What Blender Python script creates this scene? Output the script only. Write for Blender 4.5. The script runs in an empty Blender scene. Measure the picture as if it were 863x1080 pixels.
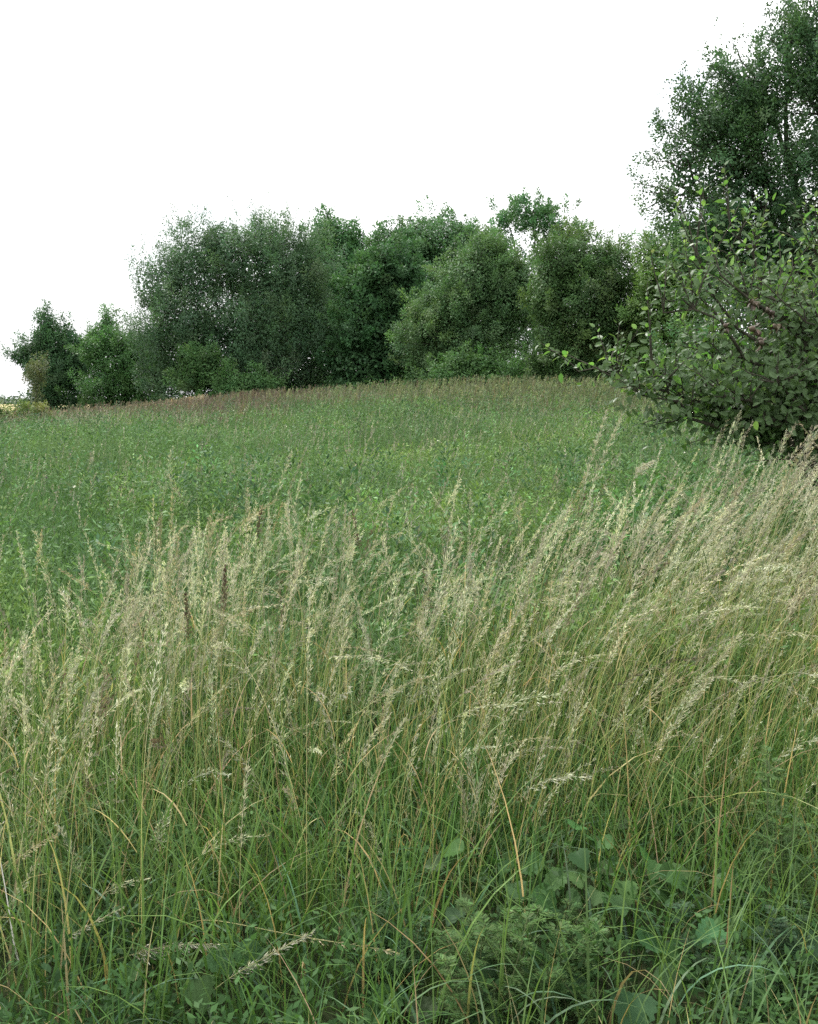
import bpy, math
import numpy as np

# ------------------------------------------------------------------ camera, sky, sun, exposure
SC = bpy.context.scene
COL = SC.collection
R = math.radians
EYE = 1.62
FOC = 1037.0            # focal length in photograph pixels (863 x 1080)
HORIZ = 422.0           # row of the horizon in the photograph
cam = bpy.data.cameras.new('camera')
cam.sensor_fit = 'VERTICAL'
cam.angle = 2 * math.atan(540.0 / FOC)
cam.clip_start = 0.05
cam.clip_end = 20000
camo = bpy.data.objects.new('camera', cam)
PITCH = math.atan((540.0 - HORIZ) / FOC)
camo.location = (0, 0, EYE)
camo.rotation_euler = (math.pi / 2 - PITCH, 0, 0)
COL.objects.link(camo)
SC.camera = camo

SUN_ELEV, SUN_AZ = R(52), R(-38)      # azimuth measured from +Y (view direction), negative to the left
world = bpy.data.worlds.new('World')
SC.world = world
world.use_nodes = True
wn, wl = world.node_tree.nodes, world.node_tree.links
wn.clear()
out = wn.new('ShaderNodeOutputWorld')
bg = wn.new('ShaderNodeBackground')
bg.inputs['Strength'].default_value = 0.075
sky = wn.new('ShaderNodeTexSky')
sky.sky_type = 'NISHITA'
sky.sun_disc = False
sky.sun_elevation = SUN_ELEV
sky.sun_rotation = SUN_AZ
sky.air_density = 1.0
sky.dust_density = 2.0
tc = wn.new('ShaderNodeTexCoord')
mp = wn.new('ShaderNodeMapping')
mp.inputs['Scale'].default_value = (1.0, 1.0, 2.2)
mp.inputs['Location'].default_value = (0.35, 0.1, 0.0)
nz = wn.new('ShaderNodeTexNoise')
nz.inputs['Scale'].default_value = 2.4
nz.inputs['Detail'].default_value = 5
nz.inputs['Roughness'].default_value = 0.55
cr = wn.new('ShaderNodeValToRGB')       # cloud cover: nearly closed, a few thin places
cr.color_ramp.elements[0].position = 0.30
cr.color_ramp.elements[0].color = (0.25, 0.25, 0.25, 1)
cr.color_ramp.elements[1].position = 0.46
cr.color_ramp.elements[1].color = (1, 1, 1, 1)
mx = wn.new('ShaderNodeMixRGB')
mx.inputs['Color2'].default_value = (9.9, 9.95, 10.1, 1)
wl.new(tc.outputs['Generated'], mp.inputs['Vector'])
wl.new(mp.outputs['Vector'], nz.inputs['Vector'])
wl.new(nz.outputs['Fac'], cr.inputs['Fac'])
wl.new(cr.outputs['Color'], mx.inputs['Fac'])
wl.new(sky.outputs['Color'], mx.inputs['Color1'])
# an overcast sky is brighter overhead than at the horizon
sx = wn.new('ShaderNodeSeparateXYZ')
zr = wn.new('ShaderNodeMapRange')
zr.inputs['From Min'].default_value = 0.0
zr.inputs['From Max'].default_value = 0.9
zr.inputs['To Min'].default_value = 0.85
zr.inputs['To Max'].default_value = 1.7
vm = wn.new('ShaderNodeVectorMath')
vm.operation = 'SCALE'
wl.new(tc.outputs['Generated'], sx.inputs['Vector'])
wl.new(sx.outputs['Z'], zr.inputs['Value'])
wl.new(mx.outputs['Color'], vm.inputs[0])
wl.new(zr.outputs['Result'], vm.inputs['Scale'])
wl.new(vm.outputs['Vector'], bg.inputs['Color'])
wl.new(bg.outputs['Background'], out.inputs['Surface'])

sun = bpy.data.lights.new('sun', 'SUN')
sun.energy = 2.0
sun.angle = R(8)
sun.color = (1.0, 0.96, 0.9)
suno = bpy.data.objects.new('sun', sun)
suno.rotation_euler = (math.pi / 2 - SUN_ELEV, 0, math.pi - SUN_AZ)
COL.objects.link(suno)

SC.view_settings.view_transform = 'Standard'
SC.view_settings.look = 'None'
SC.view_settings.gamma = 1
SC.view_settings.exposure = 1.17
SC.cycles.max_bounces = 8
SC.cycles.diffuse_bounces = 4
SC.cycles.transmission_bounces = 4
SC.cycles.use_denoising = False
SC.cycles.sample_clamp_indirect = 6

# ------------------------------------------------------------------ helpers
rng = np.random.default_rng(7)
U = rng.uniform
N = rng.normal


def sstep(a, b, x):
    t = np.clip((np.asarray(x, float) - a) / (b - a), 0, 1)
    return t * t * (3 - 2 * t)


def ground(x, y):
    x = np.asarray(x, float)
    y = np.asarray(y, float)
    a = 1.65 / (1 + np.exp(-(x + 6.4) / 4.4))
    g = sstep(3, 44, y) * a + a * 0.035 * np.clip(y - 44, 0, 40)
    g = g - 0.45 * sstep(-7, -22, x) * sstep(22, 50, y)
    bump = 0.04 * np.sin(x * 0.9 + y * 0.35) + 0.03 * np.sin(y * 0.8 - x * 0.4 + 1)
    bump = bump * sstep(4, 9, y)
    drop = sstep(62, 170, y)
    z = (g + bump) * (1 - drop) + drop * (-1.0 + 0.15 * np.sin(x * 0.01))
    return z + sstep(700, 2500, y) * 6.0


def at(px, py, Y):
    """point seen at photograph pixel (px, py), Y metres ahead."""
    v = (540.0 - py) / FOC
    # camera-space ray -> world
    c, s = math.cos(PITCH), math.sin(PITCH)
    dx, dy, dz = (px - 431.5) / FOC, c + v * s, -s + v * c
    t = Y / dy
    return np.array([dx * t, Y, EYE + dz * t])


def noise2(x, y, s=1.0, seed=0.0):
    x = np.asarray(x) * s
    y = np.asarray(y) * s
    return (np.sin(x * 1.3 + 1.7 * np.sin(y * 0.9 + seed)) + np.sin(y * 1.7 + 1.3 * np.sin(x * 1.1 + seed * 2.1) + seed)
            + 0.6 * np.sin(x * 3.1 + y * 2.3 + seed * 3.3)) / 2.6


def unit(v):
    return v / np.maximum(np.linalg.norm(v, axis=-1, keepdims=True), 1e-9)


def rand_dirs(n):
    return unit(N(size=(n, 3)))


def perp(d):
    a = np.where(np.abs(d[..., 2:3]) < 0.9, np.array([0, 0, 1.0]), np.array([1.0, 0, 0]))
    return unit(np.cross(d, a))


class Build:
    """collects faces of a mesh as arrays and links them as ONE object"""

    def __init__(self):
        self.v, self.c, self.loops, self.sizes, self.m = [], [], [], [], []
        self.n = 0

    def add(self, V, F, C, mat=0):
        """V (n,3), F (f,k) indices, C (n,3) tint"""
        V = np.asarray(V, np.float32).reshape(-1, 3)
        F = np.asarray(F, np.int32)
        C = np.broadcast_to(np.asarray(C, np.float32), V.shape)
        self.v.append(V)
        self.c.append(C)
        self.loops.append((F + self.n).reshape(-1))
        self.sizes.append(np.full(len(F), F.shape[1], np.int32))
        self.m.append(np.full(len(F), mat, np.int32))
        self.n += len(V)

    def template(self, base, d, s, n, L, W, C, shape, mat=0, bend=0.0, fold=0.0):
        """stamp a leaf template at each base. shape = (list of (u, v), faces)"""
        uv, faces = shape
        uv = np.array(uv, float)
        k = len(uv)
        m = len(base)
        L = np.broadcast_to(np.asarray(L, float), (m,))
        W = np.broadcast_to(np.asarray(W, float), (m,))
        bend = np.broadcast_to(np.asarray(bend, float), (m,))
        u = uv[:, 0][None, :, None]
        w = uv[:, 1][None, :, None]
        P = (base[:, None, :] + d[:, None, :] * (L[:, None, None] * u) + s[:, None, :] * (W[:, None, None] * w)
             + n[:, None, :] * (fold * W[:, None, None] * np.abs(w) - bend[:, None, None] * L[:, None, None] * u * u))
        C = np.broadcast_to(np.asarray(C, float), (m, 3))
        sizes = sorted(set(len(f) for f in faces))
        first = True
        for fk in sizes:
            F = np.array([f for f in faces if len(f) == fk])
            FF = (np.arange(m)[:, None, None] * k + F[None]).reshape(-1, fk)
            if first:
                self.add(P.reshape(-1, 3), FF, np.repeat(C, k, axis=0), mat)
                first = False
            else:
                self.loops.append((FF + self.n - m * k).reshape(-1).astype(np.int32))
                self.sizes.append(np.full(len(FF), fk, np.int32))
                self.m.append(np.full(len(FF), mat, np.int32))

    def ribbons(self, P, S, W, C, mat=0):
        """P (n,k,3) centre lines, S (n,3) or (n,k,3) side vectors, W (n,k) half widths, C (n,3) or (n,k,3)"""
        n, k, _ = P.shape
        if S.ndim == 2:
            S = S[:, None, :]
        A = P - S * W[:, :, None]
        B = P + S * W[:, :, None]
        V = np.stack([A, B], 2).reshape(-1, 3)
        i = (np.arange(n)[:, None] * (2 * k) + np.arange(k - 1)[None, :] * 2).reshape(-1)
        F = np.stack([i, i + 1, i + 3, i + 2], 1)
        C = np.asarray(C, float)
        if C.ndim == 1:
            C = np.broadcast_to(C, (n, 3))
        if C.ndim == 2:
            C = np.repeat(C[:, None, :], k, 1)
        self.add(V, F, np.repeat(C, 2, axis=1).reshape(-1, 3), mat)

    def tubes(self, P, Rr, C, sides=3, mat=0):
        """P (n,k,3), Rr (n,k)"""
        n, k, _ = P.shape
        T = np.gradient(P, axis=1)
        T = unit(T)
        a = perp(T[:, :1, :] * np.ones((1, k, 1)))
        a = unit(a - T * np.sum(a * T, -1, keepdims=True))
        b = np.cross(T, a)
        ang = np.arange(sides) * 2 * math.pi / sides
        V = (P[:, :, None, :] + Rr[:, :, None, None] * (a[:, :, None, :] * np.cos(ang)[None, None, :, None]
                                                       + b[:, :, None, :] * np.sin(ang)[None, None, :, None]))
        base = (np.arange(n)[:, None, None] * (k * sides) + np.arange(k - 1)[None, :, None] * sides)
        j = np.arange(sides)[None, None, :]
        j2 = (j + 1) % sides
        F = np.stack([base + j, base + j2, base + j2 + sides, base + j + sides], -1).reshape(-1, 4)
        C = np.asarray(C, float)
        if C.ndim == 1:
            C = np.broadcast_to(C, (n, 3))
        if C.ndim == 2:
            C = np.repeat(C[:, None, :], k, 1)
        self.add(V.reshape(-1, 3), F, np.repeat(C, sides, axis=1).reshape(-1, 3), mat)

    def link(self, name, mats, parent=None, smooth=False):
        me = bpy.data.meshes.new(name)
        V = np.concatenate(self.v)
        C = np.concatenate(self.c)
        Lp = np.concatenate(self.loops)
        S = np.concatenate(self.sizes)
        M = np.concatenate(self.m)
        if parent is not None:
            V = V - np.array(parent.location, np.float32)
        me.vertices.add(len(V))
        me.vertices.foreach_set('co', V.astype(np.float32).reshape(-1))
        me.loops.add(len(Lp))
        me.loops.foreach_set('vertex_index', Lp.astype(np.int32))
        me.polygons.add(len(S))
        st = np.concatenate([[0], np.cumsum(S)[:-1]]).astype(np.int32)
        me.polygons.foreach_set('loop_start', st)
        me.polygons.foreach_set('loop_total', S)
        me.polygons.foreach_set('material_index', M)
        me.polygons.foreach_set('use_smooth', np.full(len(S), smooth))
        at_ = me.attributes.new('tint', 'FLOAT_COLOR', 'POINT')
        C4 = np.concatenate([C, np.ones((len(C), 1), np.float32)], 1).astype(np.float32)
        at_.data.foreach_set('color', C4.reshape(-1))
        for m in (mats if isinstance(mats, (list, tuple)) else [mats]):
            me.materials.append(m)
        me.update(calc_edges=True)
        me.validate()
        o = bpy.data.objects.new(name, me)
        COL.objects.link(o)
        if parent is not None:
            o.parent = parent
        return o


def tag(o, label=None, cat=None, group=None, kind=None):
    for k, v in (('label', label), ('category', cat), ('group', group), ('kind', kind)):
        if v:
            o[k] = v
    return o


def empty(name, loc, label, cat, group=None):
    o = bpy.data.objects.new(name, None)
    o.empty_display_size = 0.3
    COL.objects.link(o)
    o.location = [float(q) for q in loc]
    return tag(o, label, cat, group)


# ------------------------------------------------------------------ materials
def plant_mat(name, transl=0.3, rough=0.5, spec=0.35, under=None, vary=0.12):
    m = bpy.data.materials.new(name)
    m.use_nodes = True
    nt = m.node_tree
    n, l = nt.nodes, nt.links
    n.clear()
    o = n.new('ShaderNodeOutputMaterial')
    a = n.new('ShaderNodeAttribute')
    a.attribute_name = 'tint'
    col = a.outputs['Color']
    if vary:
        t = n.new('ShaderNodeTexCoord')
        z = n.new('ShaderNodeTexNoise')
        z.inputs['Scale'].default_value = 9
        z.inputs['Detail'].default_value = 3
        l.new(t.outputs['Object'], z.inputs['Vector'])
        r = n.new('ShaderNodeMapRange')
        r.inputs['From Min'].default_value = 0.3
        r.inputs['From Max'].default_value = 0.7
        r.inputs['To Min'].default_value = 1 - vary
        r.inputs['To Max'].default_value = 1 + vary
        l.new(z.outputs['Fac'], r.inputs['Value'])
        h = n.new('ShaderNodeHueSaturation')
        l.new(col, h.inputs['Color'])
        l.new(r.outputs['Result'], h.inputs['Value'])
        col = h.outputs['Color']
    if under:
        g = n.new('ShaderNodeNewGeometry')
        x = n.new('ShaderNodeMixRGB')
        x.inputs['Color2'].default_value = (*under, 1)
        l.new(g.outputs['Backfacing'], x.inputs['Fac'])
        l.new(col, x.inputs['Color1'])
        col = x.outputs['Color']
    p = n.new('ShaderNodeBsdfPrincipled')
    p.inputs['Roughness'].default_value = rough
    p.inputs['Specular IOR Level'].default_value = spec
    l.new(col, p.inputs['Base Color'])
    if transl > 0:
        tr = n.new('ShaderNodeBsdfTranslucent')
        gm = n.new('ShaderNodeMixRGB')
        gm.blend_type = 'MULTIPLY'
        gm.inputs['Fac'].default_value = 1
        gm.inputs['Color2'].default_value = (1.1, 1.15, 0.68, 1)
        l.new(col, gm.inputs['Color1'])
        l.new(gm.outputs['Color'], tr.inputs['Color'])
        mixs = n.new('ShaderNodeMixShader')
        mixs.inputs['Fac'].default_value = transl
        l.new(p.outputs['BSDF'], mixs.inputs[1])
        l.new(tr.outputs['BSDF'], mixs.inputs[2])
        l.new(mixs.outputs['Shader'], o.inputs['Surface'])
    else:
        l.new(p.outputs['BSDF'], o.inputs['Surface'])
    return m


def noise_mat(name, stops, scale, rough=0.9, bump=0.0):
    m = bpy.data.materials.new(name)
    m.use_nodes = True
    nt = m.node_tree
    n, l = nt.nodes, nt.links
    p = n['Principled BSDF']
    p.inputs['Roughness'].default_value = rough
    p.inputs['Specular IOR Level'].default_value = 0.2
    t = n.new('ShaderNodeTexCoord')
    z = n.new('ShaderNodeTexNoise')
    z.inputs['Scale'].default_value = scale
    z.inputs['Detail'].default_value = 8
    z.inputs['Roughness'].default_value = 0.65
    c = n.new('ShaderNodeValToRGB')
    e = c.color_ramp.elements
    e[0].position, e[0].color = stops[0][0], (*stops[0][1], 1)
    e[1].position, e[1].color = stops[-1][0], (*stops[-1][1], 1)
    for pos, co in stops[1:-1]:
        q = e.new(pos)
        q.color = (*co, 1)
    l.new(t.outputs['Object'], z.inputs['Vector'])
    l.new(z.outputs['Fac'], c.inputs['Fac'])
    l.new(c.outputs['Color'], p.inputs['Base Color'])
    if bump:
        b = n.new('ShaderNodeBump')
        b.inputs['Strength'].default_value = bump
        b.inputs['Distance'].default_value = 0.03
        l.new(z.outputs['Fac'], b.inputs['Height'])
        l.new(b.outputs['Normal'], p.inputs['Normal'])
    return m


M_LEAF = plant_mat('tree_leaf', 0.35, 0.5, 0.15)
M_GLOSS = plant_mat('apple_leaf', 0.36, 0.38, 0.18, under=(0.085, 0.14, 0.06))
M_GRASS = plant_mat('grass_blade', 0.3, 0.5, 0.15)
M_HEAD = plant_mat('seed_head', 0.3, 0.7, 0.2)
M_STEM = plant_mat('grass_stem', 0.0, 0.55, 0.3)
M_HERB = plant_mat('herb_leaf', 0.3, 0.55, 0.12)
M_FRUIT = plant_mat('withered_fruit', 0.0, 0.6, 0.3, vary=0.3)
M_BARK = noise_mat('bark', [(0.3, (0.026, 0.023, 0.017)), (0.7, (0.085, 0.078, 0.058))], 14, 0.9, 0.5)
M_SOIL = noise_mat('meadow_soil', [(0.3, (0.022, 0.028, 0.012)), (0.55, (0.035, 0.05, 0.018)), (0.75, (0.06, 0.07, 0.03))], 2.5, 0.95, 0.4)
M_CROP = noise_mat('ripe_crop', [(0.3, (0.30, 0.255, 0.12)), (0.7, (0.40, 0.34, 0.17))], 0.05, 0.95)

RHOMB = ([(0, 0), (0.45, 0.5), (1, 0), (0.45, -0.5)], [(0, 1, 2, 3)])
LEAF6 = ([(0, 0), (0.25, 0.42), (0.65, 0.40), (1, 0), (0.65, -0.40), (0.25, -0.42), (0.3, 0), (0.65, 0)],
         [(0, 6, 1), (6, 7, 2, 1), (7, 3, 2), (0, 5, 6), (6, 5, 4, 7), (7, 4, 3)])


def jitter(base, n, amt=0.2, hue=0.08):
    b = np.asarray(base, float)
    v = np.exp(N(0, amt, (n, 1)))
    h = np.exp(N(0, hue, (n, 3)))
    return np.clip(b * v * h, 0.002, 0.9)


# ------------------------------------------------------------------ the ground and the far field
def axis_vals(a, b, fine, growth):
    v, s = [0.0], fine
    while v[-1] < b:
        v.append(v[-1] + s)
        s *= growth
    w, s = [0.0], fine
    while w[-1] > a:
        w.append(w[-1] - s)
        s *= growth
    return np.array(sorted(set(w + v)))


def sheet(name, xs, ys, lift, mat):
    X, Y = np.meshgrid(xs, ys)
    V = np.stack([X, Y, ground(X, Y) + lift], -1).reshape(-1, 3)
    nx, ny = len(xs), len(ys)
    i = (np.arange(ny - 1)[:, None] * nx + np.arange(nx - 1)[None, :]).reshape(-1)
    b = Build()
    b.add(V, np.stack([i, i + 1, i + 1 + nx, i + nx], 1), (0.5, 0.5, 0.5))
    return b.link(name, mat, smooth=True)


g = sheet('ground', axis_vals(-5000, 5000, 0.5, 1.06), axis_vals(-60, 9000, 0.5, 1.05), 0.0, M_SOIL)
tag(g, kind='structure')
f = sheet('field', np.linspace(-260, 60, 40), np.linspace(175, 560, 40), 0.35, M_CROP)
tag(f, kind='structure')


# ------------------------------------------------------------------ trees
def limb_curves(A, B, k=7, wig=0.08, sag=0.15):
    """bent limbs from points A to points B: (n,k,3)"""
    A = np.asarray(A, float)
    B = np.asarray(B, float)
    t = np.linspace(0, 1, k)[None, :, None]
    D = B - A
    Ln = np.linalg.norm(D, axis=-1, keepdims=True)[:, None, :]
    P = A[:, None] + D[:, None] * t
    P[:, :, 2:3] += (Ln * sag * np.sin(t * math.pi) * 0.5)
    w = np.cumsum(N(0, 1, (len(A), k, 3)), 1)
    w -= w[:, :1] + (w[:, -1:] - w[:, :1]) * t
    return P + w * Ln * wig / k * 2


def crown_points(lobes, n, shell=(0.45, 1.0), up=0.25):
    """n points inside the union of ellipsoids, denser to the outside; also their outward direction"""
    C = np.array([l[0] for l in lobes])
    Rd = np.array([l[1] for l in lobes])
    wgt = (Rd[:, 0] * Rd[:, 2])
    wgt = wgt / wgt.sum()
    i = rng.choice(len(C), n, p=wgt)
    d = rand_dirs(n)
    d[:, 2] = d[:, 2] + up
    d = unit(d)
    r = U(shell[0] ** 2, shell[1] ** 2, n) ** 0.5
    p = C[i] + d * Rd[i] * r[:, None]
    return p, unit(d / Rd[i] * Rd[i].mean(-1, keepdims=True)), r, i


TREE_GAIN = np.array([1.95, 2.2, 1.8])


def make_tree(name, cat, label, base, lobes, leaf=(0.11, 0.05), tint=(0.04, 0.08, 0.03), clumps=300, per=60,
              twig=(0.5, 1.0), upright=0.4, shoots=0, trunks=1, trunk_r=0.14, amt=0.11, hole=0.0, group=None,
              inner=2.6, mat=None, tint2=None, droop=0.25, spread=0.16, skirt=True, nsub=9, shrink=0.8):
    """a tree: bent trunk and limbs into every lobe, twigs carrying leaf clumps"""
    root = empty(name, base, label, cat, group)
    base = np.array(base, float)
    tint = np.array(tint) * TREE_GAIN
    tint2 = None if tint2 is None else np.array(tint2) * TREE_GAIN
    leaf = (leaf[0] * 0.95, leaf[1] * 1.0)
    per = int(per * 1.45)
    bz = base[2]
    if skirt:
        xs0 = min(l[0][0] - l[1][0] for l in lobes)
        xs1 = max(l[0][0] + l[1][0] for l in lobes)
        wd = xs1 - xs0
        k = max(2, int(wd / 1.8))
        for q in range(k):
            xx = xs0 + wd * (0.12 + 0.76 * (q + 0.5) / k) + U(-0.2, 0.2)
            hh = U(0.8, 1.25) * min(1.0, wd / 4)
            lobes = lobes + [(np.array([xx, base[1] - U(0.0, 0.8), float(ground(xx, base[1])) + hh * 0.8]), np.array([wd * 0.55 / k + 0.3, 0.9, hh]))]
    lobes = [(c, rd * np.array([1.1, 1.1, 1.06])) for c, rd in lobes]
    # every large lobe carries smaller rounded masses of leaves on its outside
    subs = []
    for c, rd in lobes:
        mr = rd.mean()
        k = nsub if mr > 0.7 else 4
        d = rand_dirs(k)
        d[:, 2] += 0.3
        d[:, 1] -= 0.25
        d = unit(d)
        for q in range(k):
            sr = mr * U(0.28, 0.5)
            subs.append((c + d[q] * (rd - sr * 0.45) * U(0.78, 0.98), np.array([sr * U(0.9, 1.3), sr, sr * U(0.7, 0.95)])))
    # --- trunk and limbs
    tb = Build()
    cen = np.array([l[0] for l in lobes])
    A, B, r0 = [], [], []
    hubs = []
    for k in range(trunks):
        off = np.array([U(-0.25, 0.25), U(-0.2, 0.2), -0.15]) * (trunks > 1) + np.array([0, 0, -0.1])
        h = base + np.array([U(-0.3, 0.3), U(-0.2, 0.2), (cen[:, 2].max() - base[2]) * U(0.35, 0.5)])
        hubs.append((base + off, h))
        A.append(base + off)
        B.append(h)
        r0.append((trunk_r, trunk_r * 0.65))
    hb = np.array([h for _, h in hubs])
    for l in lobes:
        c = np.array(l[0])
        j = np.argmin(np.linalg.norm(hb - c, axis=1))
        s = hubs[j][0] + (hubs[j][1] - hubs[j][0]) * U(0.55, 1.0)
        A.append(s)
        B.append(c + np.array([0, 0, 0.3 * l[1][2]]))
        r0.append((trunk_r * 0.55, trunk_r * 0.12))
    P = limb_curves(A, B, 9, 0.10, 0.12)
    r0 = np.array(r0)
    tt = np.linspace(0, 1, 9)[None]
    tb.tubes(P, r0[:, :1] * (1 - tt) + r0[:, 1:] * tt, (0.1, 0.1, 0.1), 7)
    # --- clumps
    p, d, r, si = crown_points(subs, clumps, (0.5, 1.12), 0.3)
    li = np.array([int(np.argmin(np.linalg.norm((cen - q) / np.array([l[1] for l in lobes]), axis=1))) for q in p])
    if hole > 0:
        q = (np.sin(p[:, 0] * 1.9 + p[:, 2] * 1.1 + 3) + np.sin(p[:, 2] * 2.3 - p[:, 0] * 0.7 + p[:, 1]) + N(0, 0.4, clumps))
        keep = q > -2 + 2.2 * hole
        p, d, r, li = p[keep], d[keep], r[keep], li[keep]
    m = len(p)
    keepz = p[:, 2] > ground(p[:, 0], p[:, 1]) + 0.05
    p, d, r, li = p[keepz], d[keepz], r[keepz], li[keepz]
    m = len(p)
    # twig branches from lobe centre line to clumps
    sub = rng.random(m) < 0.5
    st = cen[li[sub]] + (p[sub] - cen[li[sub]]) * 0.15
    Pt = limb_curves(st, p[sub] + d[sub] * 0.2, 5, 0.10, 0.08)
    rr = np.linspace(0.022, 0.006, 5)[None] * np.ones((len(Pt), 1)) * (trunk_r / 0.14) ** 0.5
    tb.tubes(Pt, rr, (0.1, 0.1, 0.1), 3)
    tb.link('trunk', M_BARK, root, smooth=True)
    # --- leaves: each clump is a twig with leaves along and round it
    td = unit(d * 0.8 + np.array([0, 0, upright]) + N(0, 0.35, (m, 3)))
    tl = U(twig[0], twig[1], m)
    cb = Build()
    idx = np.repeat(np.arange(m), per)
    n = len(idx)
    t = rng.random(n)
    off = rand_dirs(n) * (U(0, 1, n) ** 0.4 * spread * (1.15 - t * 0.8) * tl[idx] * 2.5)[:, None]
    pos = p[idx] + td[idx] * ((t - 0.35) * tl[idx])[:, None] + off
    ld = unit(unit(off) * 0.7 + td[idx] * 0.6 + N(0, 0.3, (n, 3)) - np.array([0, 0, droop]))
    nn = unit(np.array([0, 0, 0.7]) + d[idx] * 0.8 + N(0, 0.38, (n, 3)))
    s = unit(np.cross(ld, nn))
    nn = np.cross(s, ld)
    ctint = jitter(tint, m, amt * 0.6, 0.06)
    if tint2 is not None:
        wmix = sstep(-0.1, 0.5, noise2(p[:, 0], p[:, 2], 0.9, base[0]) )[:, None]
        ctint = ctint * (1 - wmix) + jitter(tint2, m, amt * 0.6, 0.06) * wmix
    C = ctint[idx] * np.exp(N(0, amt * 0.6, (n, 1)))
    sz = U(0.65, 1.25, n)
    ok = pos[:, 2] > ground(pos[:, 0], pos[:, 1]) + 0.02
    cb.template(pos[ok], ld[ok], s[ok], nn[ok], leaf[0] * sz[ok], leaf[1] * sz[ok], C[ok], RHOMB)
    # inner foliage that closes the crown
    if inner > 0:
        il, iw = leaf[0] * 1.35, leaf[1] * 1.5
        for c, rd in lobes:
            rd = rd * shrink
            vol = 4.19 * rd.prod()
            k = int(min(14000, inner * vol / (il * iw * 0.5 * 0.5 * 1.33 * rd.mean()))) + 5
            d2 = rand_dirs(k)
            p2 = c + d2 * rd * (U(0.02, 1, k) ** (1 / 3))[:, None]
            ok = p2[:, 2] > ground(p2[:, 0], p2[:, 1]) + 0.02
            p2, d2 = p2[ok], d2[ok]
            k = len(p2)
            nn2 = unit(d2 + np.array([0, 0, 0.6]) + N(0, 0.6, (k, 3)))
            ld2 = perp(nn2)
            an = U(0, 6.28, k)[:, None]
            ld2 = ld2 * np.cos(an) + np.cross(nn2, ld2) * np.sin(an)
            cb.template(p2, ld2, np.cross(ld2, nn2), nn2, il * U(0.7, 1.2, k), iw * U(0.7, 1.2, k), jitter(tint, k, amt, 0.05), RHOMB)
    # wispy shoots standing out of the outline
    if shoots:
        C0 = np.array([l[0] for l in lobes])
        R0 = np.array([l[1] for l in lobes])
        i = rng.choice(len(C0), shoots, p=(R0[:, 0] / R0[:, 0].sum()))
        dd = rand_dirs(shoots)
        dd[:, 2] = np.abs(dd[:, 2]) + 0.35
        dd = unit(dd)
        sp = C0[i] + dd * R0[i] * 0.93
        sd = unit(dd * 0.5 + np.array([0, 0, 0.8]) + N(0, 0.22, (shoots, 3)))
        sl = U(0.4, 1.0, shoots) * twig[1]
        q = 22
        ii = np.repeat(np.arange(shoots), q)
        t = np.tile(np.linspace(0.05, 1, q), shoots)
        pos = sp[ii] + sd[ii] * (t * sl[ii])[:, None] + N(0, 0.025, (len(ii), 3))
        ld = unit(sd[ii] * 0.8 + N(0, 0.6, (len(ii), 3)))
        s = perp(ld)
        cb.template(pos, ld, s, np.cross(s, ld), leaf[0] * 0.9, leaf[1] * 0.9, jitter(tint, len(ii), amt, 0.05), RHOMB)
    cb.link('crown', mat or M_LEAF, root)
    return root


def lobe(px, py, rx, ry, Y, depth=None):
    """an ellipsoid of foliage given by its place and radii in the photograph and its distance"""
    c = at(px, py, Y)
    k = Y / FOC
    return (c, np.array([rx * k, (depth if depth else 0.5 * (rx + ry)) * k, ry * k]))


def foot(px, Y):
    x = (px - 431.5) / FOC * Y
    return (x, Y, float(ground(x, Y)))


HEDGE = 'trees and bushes along the top of the meadow'
DK = (0.030, 0.062, 0.030)
MID = (0.042, 0.082, 0.034)
GREY = (0.052, 0.085, 0.050)
YEL = (0.075, 0.105, 0.030)

# far left dark tree
Y = 58
make_tree('small_tree', 'tree', 'dark upright tree at the far left end of the hedge with sky showing through', foot(60, Y),
          [lobe(50, 362, 20, 24, Y), lobe(58, 388, 38, 28, Y), lobe(64, 412, 40, 26, Y), lobe(52, 345, 13, 16, Y), lobe(28, 376, 17, 14, Y), lobe(84, 372, 14, 20, Y), lobe(75, 385, 18, 30, Y), lobe(70, 352, 12, 14, Y)],
          leaf=(0.13, 0.06), tint=(0.033, 0.062, 0.034), clumps=340, per=75, shoots=40, hole=0.45, trunks=2, twig=(0.5, 1.1), upright=0.6, group=HEDGE)
Y = 56
make_tree('thorn_bush', 'bush', 'bright green bush with an upright sprig beside the dark left tree', foot(132, Y),
          [lobe(128, 385, 40, 32, Y), lobe(113, 358, 20, 22, Y), lobe(150, 372, 26, 26, Y), lobe(128, 408, 46, 22, Y), lobe(113, 342, 7, 14, Y), lobe(165, 388, 24, 28, Y), lobe(98, 368, 16, 20, Y)],
          leaf=(0.12, 0.06), tint=MID, tint2=(0.052, 0.098, 0.038), clumps=330, per=75, shoots=30, hole=0.2, trunks=3, group=HEDGE)
# the large willow
Y = 48
make_tree('willow_tree', 'tree', 'broad grey green tree, widest in the hedge, with wispy shoots along its top', foot(255, Y),
          [lobe(170, 300, 34, 36, Y), lobe(205, 280, 42, 42, Y), lobe(262, 276, 56, 44, Y), lobe(310, 290, 44, 48, Y), lobe(215, 335, 62, 52, Y),
           lobe(290, 340, 62, 60, Y), lobe(185, 370, 48, 40, Y), lobe(255, 385, 80, 34, Y), lobe(340, 350, 38, 52, Y), lobe(235, 258, 26, 22, Y), lobe(285, 255, 34, 22, Y), lobe(310, 394, 44, 20, Y), lobe(175, 402, 34, 20, Y)],
          leaf=(0.14, 0.045), tint=(0.042, 0.070, 0.044), tint2=(0.055, 0.085, 0.05), clumps=1000, per=80, twig=(0.7, 1.3), upright=0.9, shoots=150, trunks=4, trunk_r=0.16,
          inner=1.5, hole=0.32, group=HEDGE)
Y = 45
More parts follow.
